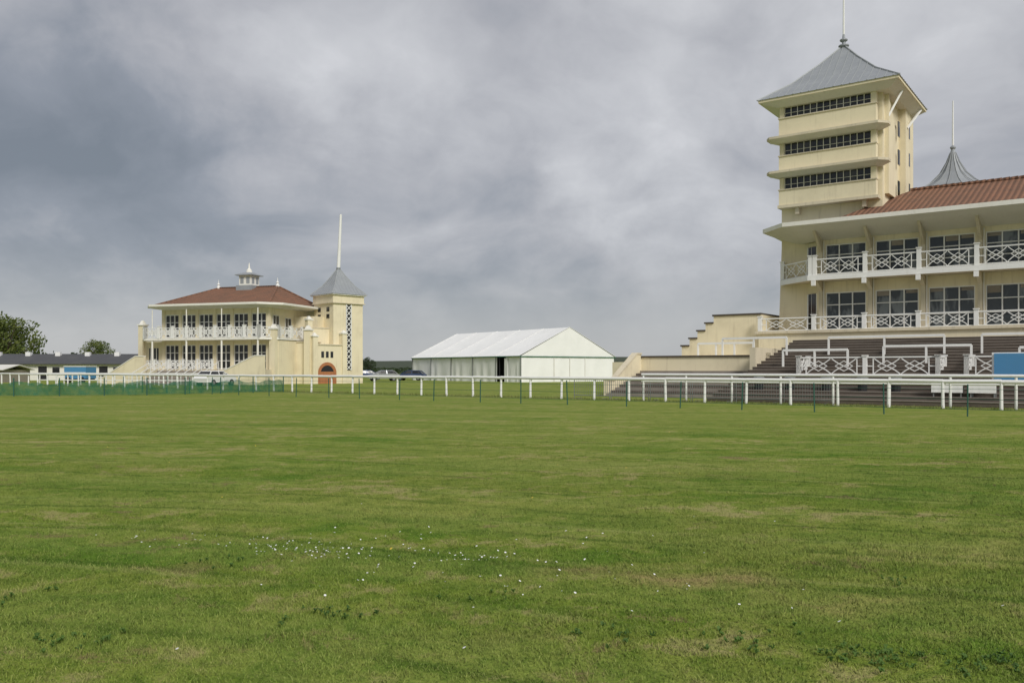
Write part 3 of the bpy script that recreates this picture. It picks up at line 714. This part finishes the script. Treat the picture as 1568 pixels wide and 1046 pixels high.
for i in range(nx+1):
    x=-1800+3600*i/nx; h=7+5*math.sin(x*.004+2)+3*math.sin(x*.011)
    V+= [(x,600,-.5),(x,800,h),(x,1300,h+3)]
    if i: a=3*i-3; F+=[(a,a+3,a+4,a+1),(a+1,a+4,a+5,a+2)]
mkobj('hills',V,F,'hill')
# ------------------------------------------------------------ ground
mkobj('grass_field',[(-2500,-300,0),(2500,-300,0),(2500,2500,0),(-2500,2500,0)],[(0,1,2,3)],'turf')
ge=bpy.data.objects.new('grass',None); scene.collection.objects.link(ge)
def tile(nb_,hmin,hmax,wd,seed):
    rnd=random.Random(seed); V=[];F=[]
    tufts=[(rnd.uniform(-.8,.8),rnd.uniform(-.8,.8),rnd.uniform(.03,.09)) for _ in range(22)]
    for t_ in range(nb_):
        if t_%4==0:
            tx,ty,tr=rnd.choice(tufts); x,y=rnd.gauss(tx,tr),rnd.gauss(ty,tr); hk=1.35
        else:
            hk=1.
            while True:   # raised-cosine density disc so neighbouring patches blend
                x,y=rnd.uniform(-1.1,1.1),rnd.uniform(-1.1,1.1); q=math.hypot(x,y)/1.1
                if q<1 and rnd.random()<.5+.5*math.cos(math.pi*q): break
        a=rnd.uniform(0,6.28); h=rnd.uniform(hmin,hmax)*hk; l=rnd.uniform(.2,1.2)*h; b=rnd.uniform(0,6.28); wd_=wd*rnd.uniform(.6,1.5)
        dx,dy=math.cos(a)*wd_/2,math.sin(a)*wd_/2; i=len(V); ox,oy=math.cos(b)*l,math.sin(b)*l
        V+=[(x-dx,y-dy,0),(x+dx,y+dy,0),(x+dx*.7+ox*.4,y+dy*.7+oy*.4,h*.6),(x-dx*.7+ox*.4,y-dy*.7+oy*.4,h*.6),(x+ox,y+oy,h)]
        F+=[(i,i+1,i+2,i+3),(i+3,i+2,i+4)]
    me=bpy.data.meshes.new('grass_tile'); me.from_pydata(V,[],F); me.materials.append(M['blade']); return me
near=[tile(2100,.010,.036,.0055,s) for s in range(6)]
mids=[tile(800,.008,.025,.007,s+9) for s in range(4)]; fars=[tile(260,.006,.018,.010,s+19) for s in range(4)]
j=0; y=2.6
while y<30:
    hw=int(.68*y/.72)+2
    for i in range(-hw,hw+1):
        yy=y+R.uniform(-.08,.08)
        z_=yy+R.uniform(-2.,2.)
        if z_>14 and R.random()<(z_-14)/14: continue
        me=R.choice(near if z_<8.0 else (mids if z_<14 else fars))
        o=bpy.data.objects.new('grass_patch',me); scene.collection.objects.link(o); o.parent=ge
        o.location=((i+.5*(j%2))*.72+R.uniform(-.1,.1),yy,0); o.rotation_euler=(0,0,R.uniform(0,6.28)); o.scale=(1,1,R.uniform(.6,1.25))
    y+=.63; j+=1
V=[];F=[]
for _ in range(9000):
    n_=R.uniform(-4,40); x,y=railpt(n_); x+=R.gauss(0,.22); y+=R.gauss(0,.22); h=R.uniform(.05,.2); a=R.uniform(0,6.28); i=len(V); d=.012
    V+=[(x-d*math.cos(a),y-d*math.sin(a),0),(x+d*math.cos(a),y+d*math.sin(a),0),(x+R.gauss(0,.05),y+R.gauss(0,.05),h)]; F.append((i,i+1,i+2))
mkobj('long_grass_strip',V,F,'drygrass')
V=[];F=[]
def head(x,y,r,z,V,F):
    i=len(V); tx,ty=R.uniform(-.5,.5),R.uniform(-.5,.5)
    for k_ in range(7):
        a=6.283*k_/7; px_,py_=r*math.cos(a),r*math.sin(a); V.append((x+px_,y+py_,z+px_*tx+py_*ty))
    F.append(tuple(range(i,i+7)))
for cx_,cy_,sx_,sy_,nn in((-2.05,7.75,.30,.20,66),(-1.65,7.5,.22,.16,46),(-1.2,8.0,.6,.3,40),(-.35,7.3,.22,.12,30),(-2.9,8.1,.5,.2,30),(-.9,7.2,.6,.3,30),(.2,6.8,.9,.6,30),(.9,6.3,.9,.6,18),(-1.3,5.6,1.2,.6,8),(.5,8.5,1.5,.8,14)):
    for _ in range(nn): head(R.gauss(cx_,sx_),R.gauss(cy_,sy_),R.uniform(.005,.011),R.uniform(.03,.045),V,F)
mkobj('daisies',V,F,'white')
m,n,b=newmat('dandelion_yellow'); b.inputs['Base Color'].default_value=(.60,.45,.05,1); M['yellow']=m
V=[];F=[]
for _ in range(40):
    y=R.uniform(7,22); head(R.uniform(-.6,.3)*y,y,R.uniform(.008,.014),.035,V,F)
mkobj('dandelions',V,F,'yellow')
V=[];F=[]
for cx_,cy_,n_ in((-1.2,5.6,14),(.62,5.2,10),(2.0,4.85,40),(2.6,4.7,34),(-2.7,5.1,18),(-3.6,6.1,6),(-2.4,7.2,8),(2.9,6.5,6),(1.4,5.1,16),(-.2,6.2,6)):
    for _ in range(n_):
        x,y=R.gauss(cx_,.18),R.gauss(cy_,.12)
        for _ in range(6):
            a=R.uniform(0,6.28); l=R.uniform(.014,.032); w=l*.38; z=R.uniform(.025,.05); i=len(V); c0,s0=math.cos(a),math.sin(a)
            V+=[(x,y,.015),(x+l*.5*c0-w*s0,y+l*.5*s0+w*c0,z),(x+l*c0,y+l*s0,z*.8),(x+l*.5*c0+w*s0,y+l*.5*s0-w*c0,z)]; F.append((i,i+1,i+2,i+3))
mkobj('weeds',V,F,'weed')
# ------------------------------------------------------------ sky and sun
w=bpy.data.worlds.new('World'); scene.world=w; w.use_nodes=True; n=NT(w.node_tree); nt=w.node_tree
bg=nt.nodes['Background']; out=nt.nodes['World Output']
sky=n.node('ShaderNodeTexSky',sky_type='NISHITA'); sky.sun_disc=False
nt.links.new(sky.outputs[0],bg.inputs[0]); bg.inputs[1].default_value=.12
d=n.node('ShaderNodeTexCoord').outputs['Generated']
sp=n.node('ShaderNodeSeparateXYZ'); nt.links.new(d,sp.inputs[0])
zc=n.m('MAXIMUM',sp.outputs[2],0.); zz=n.m('ADD',zc,.55)
cb=n.node('ShaderNodeCombineXYZ'); sock(nt,cb.inputs[0],n.m('DIVIDE',sp.outputs[0],zz)); sock(nt,cb.inputs[1],n.m('DIVIDE',sp.outputs[1],zz)); sock(nt,cb.inputs[2],n.m('MULTIPLY',sp.outputs[2],1.2))
warp=n.v('MULTIPLY',n.v('SUBTRACT',n.noise(cb.outputs[0],2.0,4,.5,out='Color'),(.5,.5,.5)),(.40,.40,.2))
cw=n.v('ADD',n.v('ADD',cb.outputs[0],warp),(4.2,1.7,0.3))
na=n.noise(cw,1.5,4,.45); nbn=n.noise(cw,4.2,7,.55)
val=n.m('ADD',n.m('MULTIPLY',n.m('SUBTRACT',na,.5),1.25),n.m('MULTIPLY',n.m('SUBTRACT',nbn,.5),.95))
val=n.m('ADD',val,.50)
dw=n.v('MULTIPLY',n.v('SUBTRACT',n.noise(d,4.5,6,.6,out='Color'),(.5,.5,.5)),(.42,.42,.42))
dn=n.v('ADD',n.v('MULTIPLY',d,(1,1,1.7)),dw)
def lobe(px,py,r,amp):
    v=Vector(((px-784)/1300,1,(565-py)/1300)).normalized(); v.z*=1.7
    return n.mr(n.v('DISTANCE',dn,tuple(v)),0,r,amp,0)
for a in((480,120,.30,.16),(410,60,.45,.10),(1010,90,.30,.20),(1110,310,.26,.24),(1100,200,.6,.08),(100,190,.36,-.18),(230,300,.42,-.24),(650,360,.42,-.26),(950,400,.28,-.08),(40,400,.22,.12),(1480,100,.35,.08),(780,60,.2,-.08),(60,30,.3,.02)):
    val=n.m('ADD',val,lobe(*a))
ramp=n.node('ShaderNodeValToRGB'); cr_=ramp.color_ramp
cr_.elements[0].position=0.; cr_.elements[0].color=(.165,.185,.215,1); cr_.elements[1].position=1.; cr_.elements[1].color=(.66,.66,.68,1)
for p,c in((.28,(.235,.253,.288,1)),(.52,(.365,.37,.395,1)),(.78,(.50,.505,.525,1))):
    e=cr_.elements.new(p); e.color=c
sock(nt,ramp.inputs[0],val)
col=n.mix(n.mr(sp.outputs[2],0.,.15,.75,0),ramp.outputs[0],(.41,.42,.43))
bg2=n.node('ShaderNodeBackground'); sock(nt,bg2.inputs[0],col); bg2.inputs[1].default_value=1.2
ms=n.node('ShaderNodeMixShader'); ms.inputs[0].default_value=.93
nt.links.new(bg.outputs[0],ms.inputs[1]); nt.links.new(bg2.outputs[0],ms.inputs[2]); nt.links.new(ms.outputs[0],out.inputs[0])
sd=bpy.data.lights.new('sun','SUN'); sd.energy=2.6; sd.angle=math.radians(18); sd.color=(1,.96,.90)
so=bpy.data.objects.new('sun',sd); scene.collection.objects.link(so)
SL=Vector((.42,-.907)); SLe=math.radians(38)
dirv=Vector((SL.x*math.cos(SLe),SL.y*math.cos(SLe),math.sin(SLe))); so.rotation_euler=dirv.to_track_quat('Z','Y').to_euler()
sky.sun_elevation=SLe; sky.sun_rotation=math.atan2(SL.x,SL.y)
# ------------------------------------------------------------ camera
cd=bpy.data.cameras.new('camera'); cam=bpy.data.objects.new('camera',cd); scene.collection.objects.link(cam)
cam.location=(0,0,1.65); cam.rotation_euler=(math.radians(90),0,0); cd.lens=1300/1568*36; cd.sensor_width=36; cd.shift_y=42/1568; cd.clip_end=6000
scene.camera=cam
scene.view_settings.view_transform='Standard'; scene.view_settings.look='None'; scene.view_settings.exposure=0
